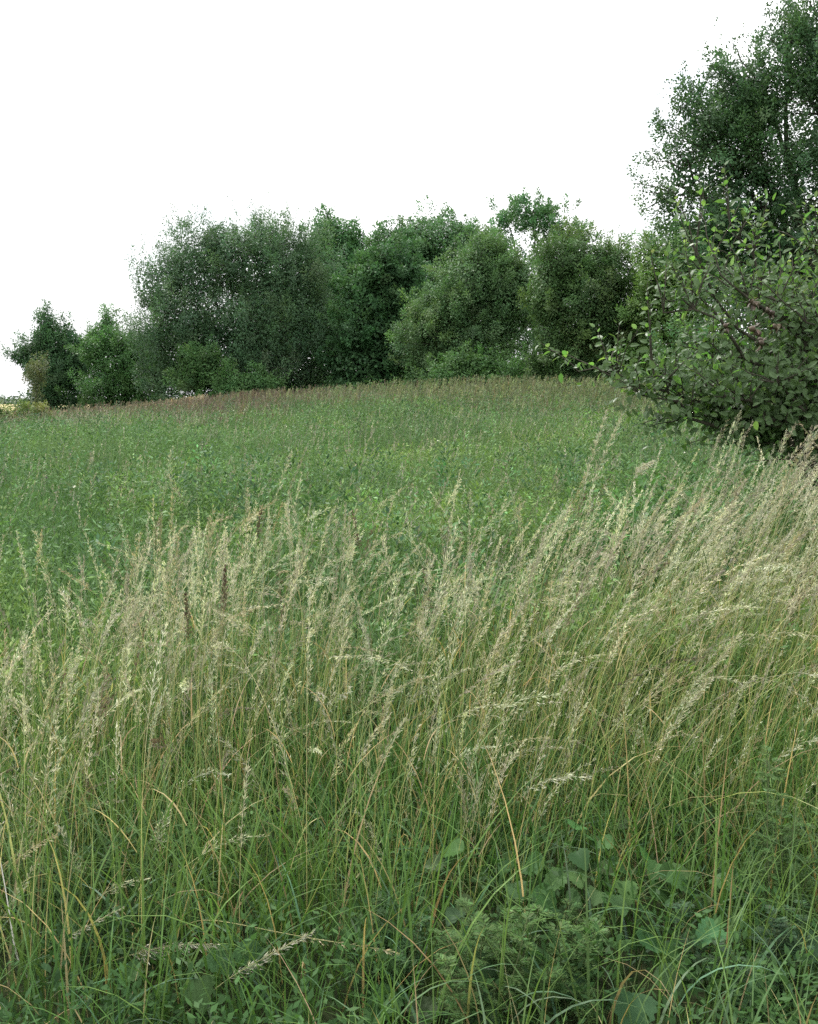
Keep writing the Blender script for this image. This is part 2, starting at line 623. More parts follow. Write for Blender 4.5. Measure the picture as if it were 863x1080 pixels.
make_tree('light_bush', 'bush', 'light green round bush at the foot of the grey green tree', foot(212, Y),
          [lobe(213, 388, 26, 22, Y), lobe(228, 398, 22, 16, Y), lobe(200, 402, 22, 12, Y)],
          leaf=(0.12, 0.06), tint=(0.044, 0.078, 0.034), clumps=120, per=75, trunks=3, trunk_r=0.06, group=HEDGE)
Y = 44
make_tree('low_bush', 'bush', 'low leafy bush right of the light round bush at the hedge foot', foot(262, Y),
          [lobe(258, 404, 26, 13, Y), lobe(282, 406, 22, 12, Y)],
          leaf=(0.11, 0.055), tint=(0.042, 0.078, 0.034), clumps=80, per=70, trunks=3, trunk_r=0.05, group=HEDGE)
# tufted tree behind
Y = 62
make_tree('tufted_tree', 'tree', 'tree with a rounded leafy tuft rising behind the broad grey green one', foot(355, Y),
          [lobe(358, 248, 30, 20, Y), lobe(340, 260, 22, 18, Y), lobe(378, 265, 18, 18, Y), lobe(355, 290, 40, 40, Y), lobe(360, 345, 45, 50, Y), lobe(300, 340, 60, 60, Y)],
          leaf=(0.17, 0.085), tint=(0.038, 0.078, 0.036), clumps=420, per=70, hole=0.1, trunk_r=0.2, group=HEDGE)
# green tree in the middle
Y = 52
make_tree('round_tree', 'tree', 'tall round topped tree in the middle of the hedge', foot(450, Y),
          [lobe(455, 258, 52, 32, Y), lobe(420, 265, 30, 28, Y), lobe(495, 268, 28, 28, Y), lobe(450, 310, 72, 50, Y), lobe(450, 360, 75, 45, Y)],
          leaf=(0.14, 0.075), tint=(0.044, 0.080, 0.042), clumps=650, per=75, hole=0.1, trunk_r=0.2, twig=(0.6, 1.0), group=HEDGE)
Y = 46
make_tree('maple_tree', 'tree', 'dark leafy tree standing just right of the broad grey green one', foot(405, Y),
          [lobe(412, 285, 36, 32, Y), lobe(385, 310, 32, 34, Y), lobe(430, 320, 34, 36, Y), lobe(400, 345, 48, 40, Y), lobe(385, 380, 46, 28, Y), lobe(430, 375, 40, 32, Y)],
          leaf=(0.15, 0.085), tint=(0.034, 0.066, 0.034), tint2=(0.042, 0.080, 0.038), clumps=560, per=75, twig=(0.6, 1.0), hole=0.12, trunk_r=0.16, trunks=2, group=HEDGE)
# airy ash
Y = 64
make_tree('ash_tree', 'tree', 'airy tree with sky between its branches, topmost behind the middle of the hedge', foot(560, Y),
          [lobe(560, 360, 60, 34, Y), lobe(530, 320, 40, 50, Y), lobe(562, 228, 38, 20, Y), lobe(575, 245, 30, 22, Y), lobe(532, 238, 18, 20, Y), lobe(590, 238, 24, 22, Y), lobe(530, 258, 14, 14, Y), lobe(600, 262, 26, 24, Y), lobe(565, 250, 14, 12, Y), lobe(580, 320, 60, 50, Y)],
          leaf=(0.19, 0.08), tint=(0.045, 0.085, 0.045), clumps=620, per=46, hole=0.28, trunk_r=0.22, twig=(0.6, 1.0), inner=0.3, spread=0.13, group=HEDGE)
# hawthorn in front of the middle
Y = 41
make_tree('hawthorn_bush', 'bush', 'broad grey green bush in front of the round topped tree', foot(495, Y),
          [lobe(500, 300, 46, 38, Y), lobe(470, 335, 44, 38, Y), lobe(535, 320, 34, 46, Y), lobe(490, 365, 66, 32, Y), lobe(545, 300, 26, 34, Y), lobe(515, 275, 28, 18, Y)],
          leaf=(0.10, 0.05), tint=(0.050, 0.082, 0.042), tint2=(0.062, 0.095, 0.045), clumps=620, per=85, twig=(0.5, 0.9), upright=0.6, hole=0.08, trunks=4, trunk_r=0.1, shoots=40, group=HEDGE)
Y = 37
make_tree('olive_bush', 'bush', 'large olive tinged bush with a rounded top and dark hollows below', foot(615, Y),
          [lobe(605, 280, 44, 36, Y), lobe(640, 290, 34, 36, Y), lobe(580, 310, 28, 40, Y), lobe(625, 330, 56, 46, Y), lobe(660, 335, 32, 46, Y), lobe(585, 355, 24, 34, Y), lobe(670, 370, 34, 34, Y), lobe(600, 378, 34, 24, Y), lobe(640, 384, 44, 24, Y), lobe(575, 388, 26, 18, Y)],
          leaf=(0.095, 0.05), tint=(0.044, 0.072, 0.033), tint2=(0.058, 0.082, 0.036), clumps=640, per=85, twig=(0.5, 0.85), upright=0.4, hole=0.15, trunks=4, trunk_r=0.1, shoots=30, group=HEDGE)
Y = 35
make_tree('leaning_bush', 'bush', 'mid green bush between the olive tinged bush and the apple tree', foot(705, Y),
          [lobe(695, 282, 32, 40, Y), lobe(735, 275, 40, 44, Y), lobe(800, 290, 50, 46, Y), lobe(850, 330, 60, 50, Y), lobe(715, 330, 56, 56, Y), lobe(720, 385, 60, 40, Y)],
          leaf=(0.095, 0.05), tint=(0.058, 0.092, 0.032), clumps=420, per=80, twig=(0.5, 0.85), hole=0.1, trunks=3, trunk_r=0.1, group=HEDGE)
Y = 38
make_tree('bramble_bush', 'bush', 'low light green bramble patch at the foot of the middle hedge', foot(505, Y),
          [lobe(505, 385, 28, 14, Y), lobe(480, 388, 22, 10, Y), lobe(535, 390, 20, 9, Y)],
          leaf=(0.10, 0.055), tint=(0.044, 0.080, 0.034), clumps=90, per=70, trunks=3, trunk_r=0.04, group=HEDGE)
Y = 68
make_tree('thin_tree', 'tree', 'thin twiggy tree barely leafed, seen above the dip in the hedge', foot(645, Y),
          [lobe(645, 258, 14, 14, Y), lobe(655, 275, 18, 16, Y), lobe(635, 285, 16, 20, Y)],
          leaf=(0.12, 0.06), tint=(0.09, 0.10, 0.07), clumps=70, per=14, hole=0.3, trunk_r=0.06, inner=0, skirt=False, group=HEDGE)
# low hedge at the left edge
Y = 36
make_tree('hedge_bush', 'bush', 'low scrubby bush at the left edge in front of the yellow field', foot(14, Y),
          [lobe(8, 441, 24, 12, Y), lobe(30, 441, 18, 12, Y), lobe(-14, 440, 22, 12, Y)],
          leaf=(0.09, 0.04), tint=(0.07, 0.09, 0.035), tint2=(0.10, 0.10, 0.045), clumps=110, per=60, trunks=3, trunk_r=0.03, twig=(0.3, 0.6), skirt=False, shoots=8, group=HEDGE)
Y = 54
make_tree('dry_shrub', 'bush', 'sparse olive grey shrub against the trunk side of the far left tree', foot(42, Y),
          [lobe(42, 385, 11, 20, Y), lobe(38, 412, 9, 18, Y)],
          leaf=(0.11, 0.05), tint=(0.062, 0.066, 0.04), clumps=40, per=40, trunks=2, trunk_r=0.05, inner=0.4, skirt=False, group=HEDGE)

# tall tree at the right
Y = 25
make_tree('tall_tree', 'tree', 'tallest tree, dark with a ragged top, at the right edge behind the apple tree', foot(850, Y),
          [lobe(875, 45, 52, 50, Y), lobe(805, 95, 62, 46, Y), lobe(870, 120, 80, 70, Y), lobe(770, 140, 54, 46, Y), lobe(725, 180, 34, 36, Y), lobe(790, 195, 78, 56, Y),
           lobe(870, 220, 90, 70, Y), lobe(760, 240, 50, 50, Y), lobe(830, 290, 100, 70, Y), lobe(800, 370, 100, 80, Y), lobe(900, 350, 80, 80, Y), lobe(940, 120, 70, 90, Y), lobe(735, 110, 16, 20, Y), lobe(712, 205, 30, 30, Y), lobe(750, 160, 50, 50, Y), lobe(830, 60, 40, 34, Y)],
          leaf=(0.078, 0.048), tint=(0.034, 0.060, 0.034), tint2=(0.042, 0.072, 0.036), clumps=2000, per=85, twig=(0.5, 1.0), upright=0.45, hole=0.52, shoots=140, trunk_r=0.2, trunks=2,
          inner=0.5, spread=0.14)

# far wood beyond the field
b = Build()
k = 9000
xs = U(-330, 40, k)
yy = U(600, 640, k)
hh = 4.2 + 2.6 * noise2(xs, yy * 0, 0.06, 1.0) + 1.6 * noise2(xs, yy * 0, 0.2, 4.0)
zz = ground(xs, yy) + rng.random(k) * np.maximum(hh, 1.5)
d = rand_dirs(k)
s = perp(d)
b.template(np.stack([xs, yy, zz], 1), d, s, np.cross(s, d), 1.6, 1.3, jitter((0.05, 0.085, 0.05), k, 0.25), RHOMB)
w = b.link('far_wood', M_LEAF)
tag(w, 'distant dark line of wood beyond the yellow field', 'wood', kind='stuff')

# ------------------------------------------------------------------ apple tree (near, right)
Y0 = 7.0
base = np.array(foot(905, Y0))
apple = empty('apple_tree', base, 'apple tree with large glossy leaves and brown fruit clusters, nearest at the right', 'tree')
tb, cb = Build(), Build()
tk = limb_curves([base + (0, 0, -0.1)], [base + np.array([-0.15, 0.0, 1.15])], 8, 0.06, 0)
tb.tubes(tk, np.linspace(0.085, 0.06, 8)[None], (0.1, 0.1, 0.1), 9)
fork = tk[0, -1]
ends = [(735, 270, 7.0), (700, 330, 6.7), (770, 235, 7.2), (840, 285, 7.4), (850, 250, 7.2), (800, 310, 6.6), (690, 395, 6.7), (650, 400, 6.8), (740, 400, 6.4), (800, 400, 6.3),
        (780, 330, 7.5), (720, 360, 7.4), (850, 340, 6.4), (860, 400, 6.5), (760, 290, 6.6), (610, 392, 7.0), (770, 412, 6.6), (700, 408, 6.9), (920, 270, 7.0), (960, 330, 6.8), (930, 400, 6.5), (840, 415, 6.6)]
E = np.array([at(*e) for e in ends])
low = np.array([e[1] > 370 for e in ends])
st = np.where(low[:, None], tk[0, 6][None] + 0 * E, fork[None] + 0 * E) + N(0, 0.02, E.shape)
LB = limb_curves(st, E, 10, 0.16, 0.20)
tt = np.linspace(0, 1, 10)[None]
tb.tubes(LB, (0.027 * (1 - tt) + 0.005 * tt) * U(0.7, 1.1, (len(E), 1)), (0.1, 0.1, 0.1), 6)
# side shoots
S0, S1 = [], []
for i in range(len(E)):
    for q in range(26):
        t = U(0.2, 1.0)
        p = LB[i][min(9, int(t * 9))]
        dv = unit(rand_dirs(1)[0] * 0.9 + np.array([0, 0, 0.55]) + unit(E[i] - st[i]) * 0.5)
        S0.append(p)
        S1.append(p + dv * U(0.14, 0.42))
# long upright shoots standing above the outline
for (px, py, yy2, ln) in [(716, 240, 7.0, .36), (748, 232, 7.1, .30), (765, 225, 7.2, .34), (745, 262, 6.8, .34), (785, 275, 6.9, .3), (820, 280, 6.8, .3), (855, 262, 6.8, .42), (850, 300, 6.6, .35),
                          (690, 330, 6.7, .28), (684, 350, 6.7, .25), (600, 392, 6.9, .28), (586, 378, 6.9, .2), (652, 392, 6.8, .32), (645, 405, 6.7, .2), (672, 405, 6.6, .25), (700, 300, 6.9, .35),
                          (728, 300, 6.6, .4), (706, 262, 6.9, .4), (733, 218, 7.0, .3), (765, 205, 7.2, .3), (690, 300, 6.7, .3), (668, 380, 6.6, .3), (630, 380, 6.8, .3), (655, 372, 6.7, .26), (780, 250, 7.0, .34), (835, 255, 6.9, .34), (770, 300, 6.6, .35), (800, 330, 6.4, .3), (840, 330, 6.4, .3), (870, 300, 6.8, .4), (810, 250, 7.2, .35)]:
    p = at(px, py, yy2)
    dv = unit(np.array([U(-0.25, 0.15), U(-0.2, 0.2), 1.0]))
    if px in (586, 600):
        dv = unit(np.array([-0.7, 0.0, 0.7]))
    tipq = p + dv * ln * 0.75
    low_ = LB.reshape(-1, 3)
    low_ = low_[low_[:, 2] < p[2] - 0.02] if (low_[:, 2] < p[2] - 0.02).any() else low_
    S0.append(low_[np.argmin(np.linalg.norm(low_ - (p - dv * 0.1), axis=1))])
    S1.append(tipq)
S0, S1 = np.array(S0), np.array(S1)
SP = limb_curves(S0, S1, 6, 0.06, 0.05)
tb.tubes(SP, np.linspace(0.006, 0.0022, 6)[None] * np.ones((len(SP), 1)), (0.1, 0.1, 0.1), 4)
tb.link('trunk', M_BARK, apple, smooth=True)
per = 11
ns = len(SP)
idx = np.repeat(np.arange(ns), per)
tq = np.tile(np.linspace(0.15, 1.0, per), ns) + U(-0.03, 0.03, ns * per)
tq = np.clip(tq, 0, 1)
f5 = tq * 5
i0 = np.minimum(f5.astype(int), 4)
fr = (f5 - i0)[:, None]
pos = SP[idx, i0] * (1 - fr) + SP[idx, i0 + 1] * fr
ax = unit(SP[idx, i0 + 1] - SP[idx, i0])
ang = np.tile(np.arange(per) * 2.4, ns) + np.repeat(U(0, 6.28, ns), per)
a1 = perp(ax)
a2 = np.cross(ax, a1)
rad = a1 * np.cos(ang)[:, None] + a2 * np.sin(ang)[:, None]
ac = at(840, 390, 7.3)
outw = unit((pos - ac) * np.array([1, 1, 0.6]))
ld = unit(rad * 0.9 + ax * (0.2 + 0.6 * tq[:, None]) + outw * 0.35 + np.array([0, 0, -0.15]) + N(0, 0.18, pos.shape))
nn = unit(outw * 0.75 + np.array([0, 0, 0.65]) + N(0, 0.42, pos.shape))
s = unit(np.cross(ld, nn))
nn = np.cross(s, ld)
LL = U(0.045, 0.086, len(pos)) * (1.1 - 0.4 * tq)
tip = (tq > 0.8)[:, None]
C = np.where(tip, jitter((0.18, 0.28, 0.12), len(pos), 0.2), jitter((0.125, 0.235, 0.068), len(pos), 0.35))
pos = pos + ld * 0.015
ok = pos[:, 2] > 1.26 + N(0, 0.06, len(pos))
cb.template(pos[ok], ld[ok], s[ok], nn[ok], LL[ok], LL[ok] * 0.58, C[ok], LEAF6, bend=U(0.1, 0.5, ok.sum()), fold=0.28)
# inner leaves on the branches
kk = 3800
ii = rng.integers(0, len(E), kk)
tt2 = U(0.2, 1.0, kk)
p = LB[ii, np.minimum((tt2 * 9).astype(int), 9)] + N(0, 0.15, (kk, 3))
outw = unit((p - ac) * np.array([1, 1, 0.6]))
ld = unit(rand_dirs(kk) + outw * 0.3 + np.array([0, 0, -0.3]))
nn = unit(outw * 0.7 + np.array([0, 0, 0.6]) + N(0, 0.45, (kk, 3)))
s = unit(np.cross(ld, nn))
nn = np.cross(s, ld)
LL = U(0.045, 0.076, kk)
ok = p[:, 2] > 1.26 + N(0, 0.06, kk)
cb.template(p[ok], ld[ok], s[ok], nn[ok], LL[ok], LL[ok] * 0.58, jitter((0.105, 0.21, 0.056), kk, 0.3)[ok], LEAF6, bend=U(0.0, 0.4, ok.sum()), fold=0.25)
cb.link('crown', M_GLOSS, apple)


def fruit_mesh(cen, r):
    """a knobbly withered fruit cluster: several dimpled apples and dry calyx leaves"""
    b = Build()
    for k in range(3):
        c = np.array(cen) + N(0, r * 0.7, 3)
        nu, nv = 10, 7
        th = np.linspace(0.12, math.pi - 0.12, nv)
        ph = np.arange(nu) * 2 * math.pi / nu
        T, Pp = np.meshgrid(th, ph, indexing='ij')
        rr = r * (1 - 0.22 * np.exp(-(T / 0.5) ** 2)) * (1 + 0.05 * np.sin(5 * Pp))
        V = np.stack([rr * np.sin(T) * np.cos(Pp), rr * np.sin(T) * np.sin(Pp), 0.9 * rr * np.cos(T)], -1) + c
        i, j = np.meshgrid(np.arange(nv - 1), np.arange(nu), indexing='ij')
        q = (i * nu + j).reshape(-1)
        q2 = (i * nu + (j + 1) % nu).reshape(-1)
        F = np.stack([q, q2, q2 + nu, q + nu], 1)
        b.add(V.reshape(-1, 3), F, jitter((0.075, 0.058, 0.036), 1, 0.15)[0])
        cap = np.arange(nu)
        b.add(V.reshape(-1, 3)[:nu], [list(range(nu))], (0.06, 0.045, 0.03))
        b.add(V.reshape(-1, 3)[-nu:], [list(range(nu))[::-1]], (0.10, 0.075, 0.05))
    k = 14
    d = rand_dirs(k)
    s = perp(d)
    b.template(np.array(cen) + d * r * 0.8, d, s, np.cross(s, d), 0.045, 0.022, jitter((0.085, 0.068, 0.045), k, 0.3), LEAF6, bend=0.4, fold=0.3)
    return b


for (px, py, yy2, r) in [(795, 318, 6.15, .018), (797, 346, 6.1, .021), (820, 342, 6.15, .020), (812, 328, 6.2, .017), (765, 345, 6.2, .015), (803, 362, 6.15, .018)]:
    fruit_mesh(at(px, py, yy2), r).link('fruit_cluster', M_FRUIT, apple, smooth=True)

# ------------------------------------------------------------------ meadow
HALF = 431.5 / FOC


def frustum(n, y0, y1, margin=1.12, power=1.0, extra=0.25):
    """n points spread evenly over the strip of ground the picture sees between two distances"""
    y = np.sqrt(U(y0 * y0, y1 * y1, n))
    x = U(-1, 1, n) * (y * HALF * margin + extra)
    return x, y


def pxof(x, y):
    return 431.5 + x / y * FOC


def bow(x, y, z, H, th0, th1, az, k, pw=2.0):
    """bent centre lines. th0 tilt from vertical at the base, th1 further tilt at the tip, az azimuth of the lean"""
    n = len(x)
    t = np.linspace(0, 1, k)
    th = th0[:, None] + th1[:, None] * t[None] ** pw
    ds = (H / (k - 1))[:, None]
    thm = 0.5 * (th[:, 1:] + th[:, :-1])
    hx = np.concatenate([np.zeros((n, 1)), np.cumsum(np.sin(thm) * ds, 1)], 1)
    hz = np.concatenate([np.zeros((n, 1)), np.cumsum(np.cos(thm) * ds, 1)], 1)
    P = np.stack([x[:, None] + hx * np.cos(az)[:, None], y[:, None] + hx * np.sin(az)[:, None], z[:, None] + hz], -1)
    return P


def at_curve(P, i, t):
    k = P.shape[1] - 1
    f = np.clip(t, 0, 0.9999) * k
    a = f.astype(int)
    fr = (f - a)[:, None]
    p = P[i, a] * (1 - fr) + P[i, a + 1] * fr
    return p, unit(P[i, a + 1] - P[i, a])


def blades(b, x, y, H, W, C, th0, th1, az, k=7, mat=0, z=None):
    z = ground(x, y) - 0.02 if z is None else z
    P = bow(x, y, z, H, th0, th1, az, k, 1.6)
    S = np.stack([-np.sin(az), np.cos(az), 0 * az], 1)
    tw = U(-0.7, 0.7, len(x))
    S = unit(S + np.stack([np.cos(az), np.sin(az), 0 * az], 1) * tw[:, None])
    t = np.linspace(0, 1, k)
    prof = np.minimum(1, 0.55 + 1.6 * t) * np.clip(1.02 - t ** 2.2, 0.03, 1)
    b.ribbons(P, S, 0.5 * W[:, None] * prof[None], C, mat)


def stalks(b, x, y, H, th0, th1, az, stemC, headC, nsp, hl, hw, spl, spw, rad=0.0013, k=11, loose=1.0, sides=3, ms=0, mh=1, twigs=0.0):
    """flowering grass stalks: a thin stem and a panicle of spikelets along its top hl metres"""
    n = len(x)
    P = bow(x, y, ground(x, y) - 0.02, H, th0, th1, az, k, 2.6)
    t = np.linspace(0, 1, k)
    rr = rad * (1.0 - 0.72 * t)[None] * np.ones((n, 1))
    Cc = stemC[:, None, :] * np.ones((1, k, 1))
    mixv = sstep(0.55, 1.0, t)[None, :, None]
    Cc = Cc * (1 - mixv) + headC[:, None, :] * mixv * 0.9
    b.tubes(P, rr, Cc, sides, ms)
    idx = np.repeat(np.arange(n), nsp)
    m = len(idx)
    f = rng.random(m) ** 0.85                      # 0 = lowest whorl, 1 = tip
    # spikelets gather on whorled side branches
    whorl = np.round(f * 9) / 9 + N(0, 0.018, m)
    f = np.clip(np.where(rng.random(m) < 0.65, whorl, f), 0, 1)
    hlr = (hl / H)[idx]
    tcur = 1 - hlr * (1 - f)
    p, tan = at_curve(P, idx, tcur)
    a1 = perp(tan)
    a2 = np.cross(tan, a1)
    # wind combs the branches to one side
    ph = np.repeat(U(0, 6.28, n), nsp) + N(0, 1.3, m)
    rd = a1 * np.cos(ph)[:, None] + a2 * np.sin(ph)[:, None]
    rad_ = hw[idx] * (1.08 - f) * rng.random(m) ** 0.7 * loose
    pos = p + rd * rad_[:, None] + tan * (rad_ * U(0.6, 1.6, m))[:, None] - np.array([0, 0, 1.0]) * (rad_ * 0.25)[:, None]
    d = unit(tan * 1.0 + rd * (0.25 + 0.25 * loose) + N(0, 0.2, (m, 3)) - np.array([0, 0, 0.08]))
    s = unit(np.cross(d, N(size=(m, 3))))
    L = spl * U(0.6, 1.4, m)
    C = headC[idx] * np.exp(N(0, 0.22, (m, 1))) * np.exp(N(0, 0.025, (m, 3)))
    b.template(pos, d, s, np.cross(s, d), L, spw * U(0.7, 1.2, m), np.clip(C, 0, 0.85), RHOMB, mh)
    if twigs:
        # hair-fine branches that carry the spikelets
        sel = rng.random(m) < twigs
        A, B = p[sel] - tan[sel] * rad_[sel][:, None] * 0.6, pos[sel]
        Pb = np.stack([A, 0.5 * (A + B) + tan[sel] * rad_[sel][:, None] * 0.2, B], 1)
        sd = unit(np.cross(unit(B - A + 1e-6), N(size=(int(sel.sum()), 3))))
        b.ribbons(Pb, sd, np.full((len(Pb), 3), 0.0006), headC[idx][sel] * 0.8, mh)
    return P


def herb(b, x, y, H, C, nleaf, ll, lw, spread=0.1, mat=0, pinn=False, z0=None):
    """leafy plants: leaves set round an upright stem"""
    n = len(x)
    idx = np.repeat(np.arange(n), nleaf)
    m = len(idx)
    t = rng.random(m) ** 0.7
    az = U(0, 6.283, m)
    sp = spread * (1.15 - 0.75 * t) * U(0.2, 1.0, m)
    z = ground(x, y)[idx]
    lean = N(0, 0.12, (n, 2))[idx] * (t * H[idx])[:, None]
    pos = np.stack([x[idx] + np.cos(az) * sp + lean[:, 0], y[idx] + np.sin(az) * sp + lean[:, 1], z + H[idx] * t + 0.02], 1)
    d = unit(np.stack([np.cos(az), np.sin(az), U(-0.2, 1.6, m)], 1))
    nn = unit(np.array([0, 0, 1.0]) + N(0, 0.45, (m, 3)))
    s = unit(np.cross(d, nn))
    nn = np.cross(s, d)
    CC = C[idx] * np.exp(N(0, 0.18, (m, 1)))
    sz = U(0.6, 1.3, m)
    b.template(pos, d, s, nn, ll * sz, lw * sz, CC, RHOMB, mat)


def palette(x, y, cols, s, seed):
    """blend between kinds of plant by patches"""
    v = (noise2(x, y, s, seed) + N(0, 0.35, len(x)) + 1) / 2
    v = np.clip(v, 0, 0.999) * (len(cols) - 1)
    i = v.astype(int)
    c = np.array(cols)
    fr = (v - i)[:, None]
    return (c[i] * (1 - fr) + c[i + 1] * fr) * np.exp(N(0, 0.12, (len(x), 1)))


# --- low herbs over the whole meadow, three bands of distance
HC = [(0.055, 0.115, 0.045), (0.088, 0.165, 0.06), (0.115, 0.20, 0.062), (0.17, 0.25, 0.07)]
b = Build()
x, y = frustum(5200, 4.0, 10.5)
k = noise2(x, y, 0.85, 11) < 0.42
x, y = x[k], y[k]
H = 0.50 + 0.24 * noise2(x, y, 1.1, 2) + U(-0.12, 0.2, len(x))
herb(b, x, y, H, palette(x, y, HC, 0.9, 1.0), 46, 0.048, 0.014, 0.13)
x, y = frustum(11500, 10, 24)
k = noise2(x, y, 0.55, 11) < 0.42
x, y = x[k], y[k]
H = 0.52 + 0.24 * noise2(x, y, 0.6, 2) + U(-0.12, 0.25, len(x))
herb(b, x, y, H, palette(x, y, HC, 0.5, 1.5), 32, 0.062, 0.017, 0.17)
x, y = frustum(11000, 22, 60, 1.08)
H = 0.58 + 0.15 * noise2(x, y, 0.3, 2) + U(-0.15, 0.3, len(x))
herb(b, x, y, H, palette(x, y, HC[:3], 0.25, 2.5), 22, 0.10, 0.024, 0.24)
x, y = frustum(1300, 5.0, 30)
k = noise2(x, y, 0.5, 4) > 0.0
x, y = x[k], y[k]
H = U(0.6, 1.1, len(x))
herb(b, x, y, H, jitter((0.045, 0.10, 0.042), len(x), 0.25), 80, 0.055, 0.02, 0.26)
x = U(1.3, 3.4, 420)                                # green growth round the foot of the apple tree
y = U(5.6, 7.4, 420)
herb(b, x, y, U(0.7, 1.2, 420), jitter((0.08, 0.165, 0.055), 420, 0.25), 46, 0.05, 0.018, 0.15)
x, y = frustum(600, 5.0, 26)
H = U(0.65, 0.95, len(x))
herb(b, x, y, H, jitter((0.105, 0.19, 0.075), len(x), 0.2), 70, 0.055, 0.02, 0.22)
x, y = frustum(1500, 4.5, 13)
k = (noise2(x, y, 0.8, 9) > 0.25) & (np.abs(pxof(x, y) - 430) < 170)
x, y = x[k], y[k]
H = U(0.55, 0.85, len(x))
herb(b, x, y, H, jitter((0.13, 0.225, 0.072), len(x), 0.15), 40, 0.055, 0.017, 0.2)
tag(b.link('meadow_plants', M_HERB), 'low green meadow plants covering the slope up to the hedge', 'meadow plants', kind='stuff')

# --- rank leafy growth under and in front of the hedge
b = Build()
x, y = frustum(16000, 26, 75, 1.08)
px = pxof(x, y)
edge = np.interp(px, [0, 60, 250, 450, 640, 863], [50, 52, 44.5, 38.5, 33, 25])
k = (y > edge + N(0, 0.8, len(x))) & (y < edge + 22)
x, y = x[k], y[k]
H = 0.9 + 0.4 * noise2(x, y, 0.5, 6) + U(-0.2, 0.3, len(x))
herb(b, x, y, H, palette(x, y, [(0.055, 0.12, 0.045), (0.08, 0.16, 0.055), (0.10, 0.18, 0.06)], 0.4, 5), 30, 0.12, 0.05, 0.28)
tag(b.link('undergrowth', M_HERB), 'rank leafy undergrowth along the shaded foot of the hedge', 'undergrowth', kind='stuff')

# --- fine upright green grass in the meadow
b = Build()
x, y = frustum(52000, 4.2, 20)
H = U(0.5, 1.02, len(x)) * (1 + 0.2 * noise2(x, y, 0.7, 8))
blades(b, x, y, H, U(0.003, 0.0065, len(x)), palette(x, y, [(0.07, 0.15, 0.05), (0.10, 0.185, 0.065), (0.13, 0.19, 0.085)], 0.6, 3), U(0.0, 0.25, len(x)), U(0.1, 1.1, len(x)), U(0, 6.28, len(x)), 5)
x, y = frustum(40000, 18, 56, 1.08)
H = U(0.5, 1.1, len(x))
blades(b, x, y, H, U(0.009, 0.018, len(x)), palette(x, y, [(0.07, 0.14, 0.052), (0.11, 0.18, 0.075)], 0.3, 3), U(0.0, 0.25, len(x)), U(0.1, 0.9, len(x)), U(0, 6.28, len(x)), 4)
tag(b.link('meadow_grass', M_GRASS), 'fine green grass growing among the meadow plants', 'grass', kind='stuff')

# --- brown and straw coloured seeding grass along the foot of the hedge
b = Build()
x, y = frustum(60000, 20, 56, 1.06)
px = pxof(x, y)
edge = np.interp(px, [0, 60, 250, 450, 640, 863], [52, 54, 46, 40, 34, 26])
u_ = (edge - 2 - y)
dens = np.where(u_ < 0, np.exp(-(u_ / 3.0) ** 2), np.exp(-(u_ / np.interp(px, [0, 300, 430], [10.0, 9.0, 10.0])) ** 1.6))
wl_ = np.interp(px, [0, 70, 110, 260, 300, 430, 470, 640, 700, 863], [0.35, 0.8, 1, 1, 0.45, 0.3, 0.5, 0.6, 0.3, 0.1])
keep = rng.random(len(x)) < dens * wl_ * np.interp(px, [0, 260, 340], [2.6, 2.4, 1.3])
x, y, px = x[keep], y[keep], px[keep]
n = len(x)
straw = (sstep(60, 90, px) * (1 - sstep(170, 215, px)))
c = jitter((0.14, 0.12, 0.09), n, 0.25)
c2 = jitter((0.42, 0.34, 0.22), n, 0.2)
c3 = jitter((0.155, 0.18, 0.095), n, 0.25)
backs = (y > np.interp(px, [0, 60, 250], [49, 50, 43.5]))
c = np.where((rng.random(n) < straw * 0.85)[:, None] & backs[:, None], c2, c)
c = np.where((px + N(0, 60, n) > 330)[:, None], c3, c)
stalks(b, x, y, U(0.65, 1.2, n), U(0, 0.15, n), U(0.0, 0.5, n), N(0.2, 0.7, n), jitter((0.13, 0.12, 0.06), n, 0.2), c, 16, U(0.22, 0.36, n), U(0.03, 0.05, n), 0.06, 0.02, 0.006, 6, 0.8)
# the paler straw streak at the back on the left
n = 4200
px_ = U(52, 215, n)
y = np.interp(px_, [0, 60, 250], [52, 54, 46]) - U(0.5, 7, n)
x = (px_ - 431.5) / FOC * y
stalks(b, x, y, U(0.85, 1.3, n), U(0, 0.12, n), U(0.1, 0.7, n), N(0.1, 0.4, n), jitter((0.30, 0.27, 0.15), n, 0.2), jitter((0.40, 0.34, 0.24), n, 0.2), 18, U(0.25, 0.42, n), U(0.02, 0.05, n), 0.06, 0.018, 0.005, 6, 0.8)
tag(b.link('brown_grass', [M_STEM, M_HEAD]), 'band of brown and straw coloured seeding grass below the hedge', 'grass', kind='stuff')

b = Build()
x, y = frustum(14000, 4.5, 40)
k = noise2(x, y, 0.35, 3) + N(0, 0.4, len(x)) > -0.05
x, y = x[k], y[k]
n = len(x)
c = jitter((0.29, 0.27, 0.22), n, 0.25, 0.04)
stalks(b, x, y, U(0.6, 1.02, n), U(0, 0.15, n), U(0.0, 0.6, n), N(0.2, 0.9, n), jitter((0.16, 0.17, 0.09), n, 0.2), c, 20, U(0.14, 0.28, n), U(0.008, 0.028, n), 0.026, 0.006, 0.0020, 6, 0.9)
tag(b.link('thin_grass', [M_STEM, M_HEAD]), 'thin greyish flowering grass stalks scattered over the meadow', 'grass', kind='stuff')

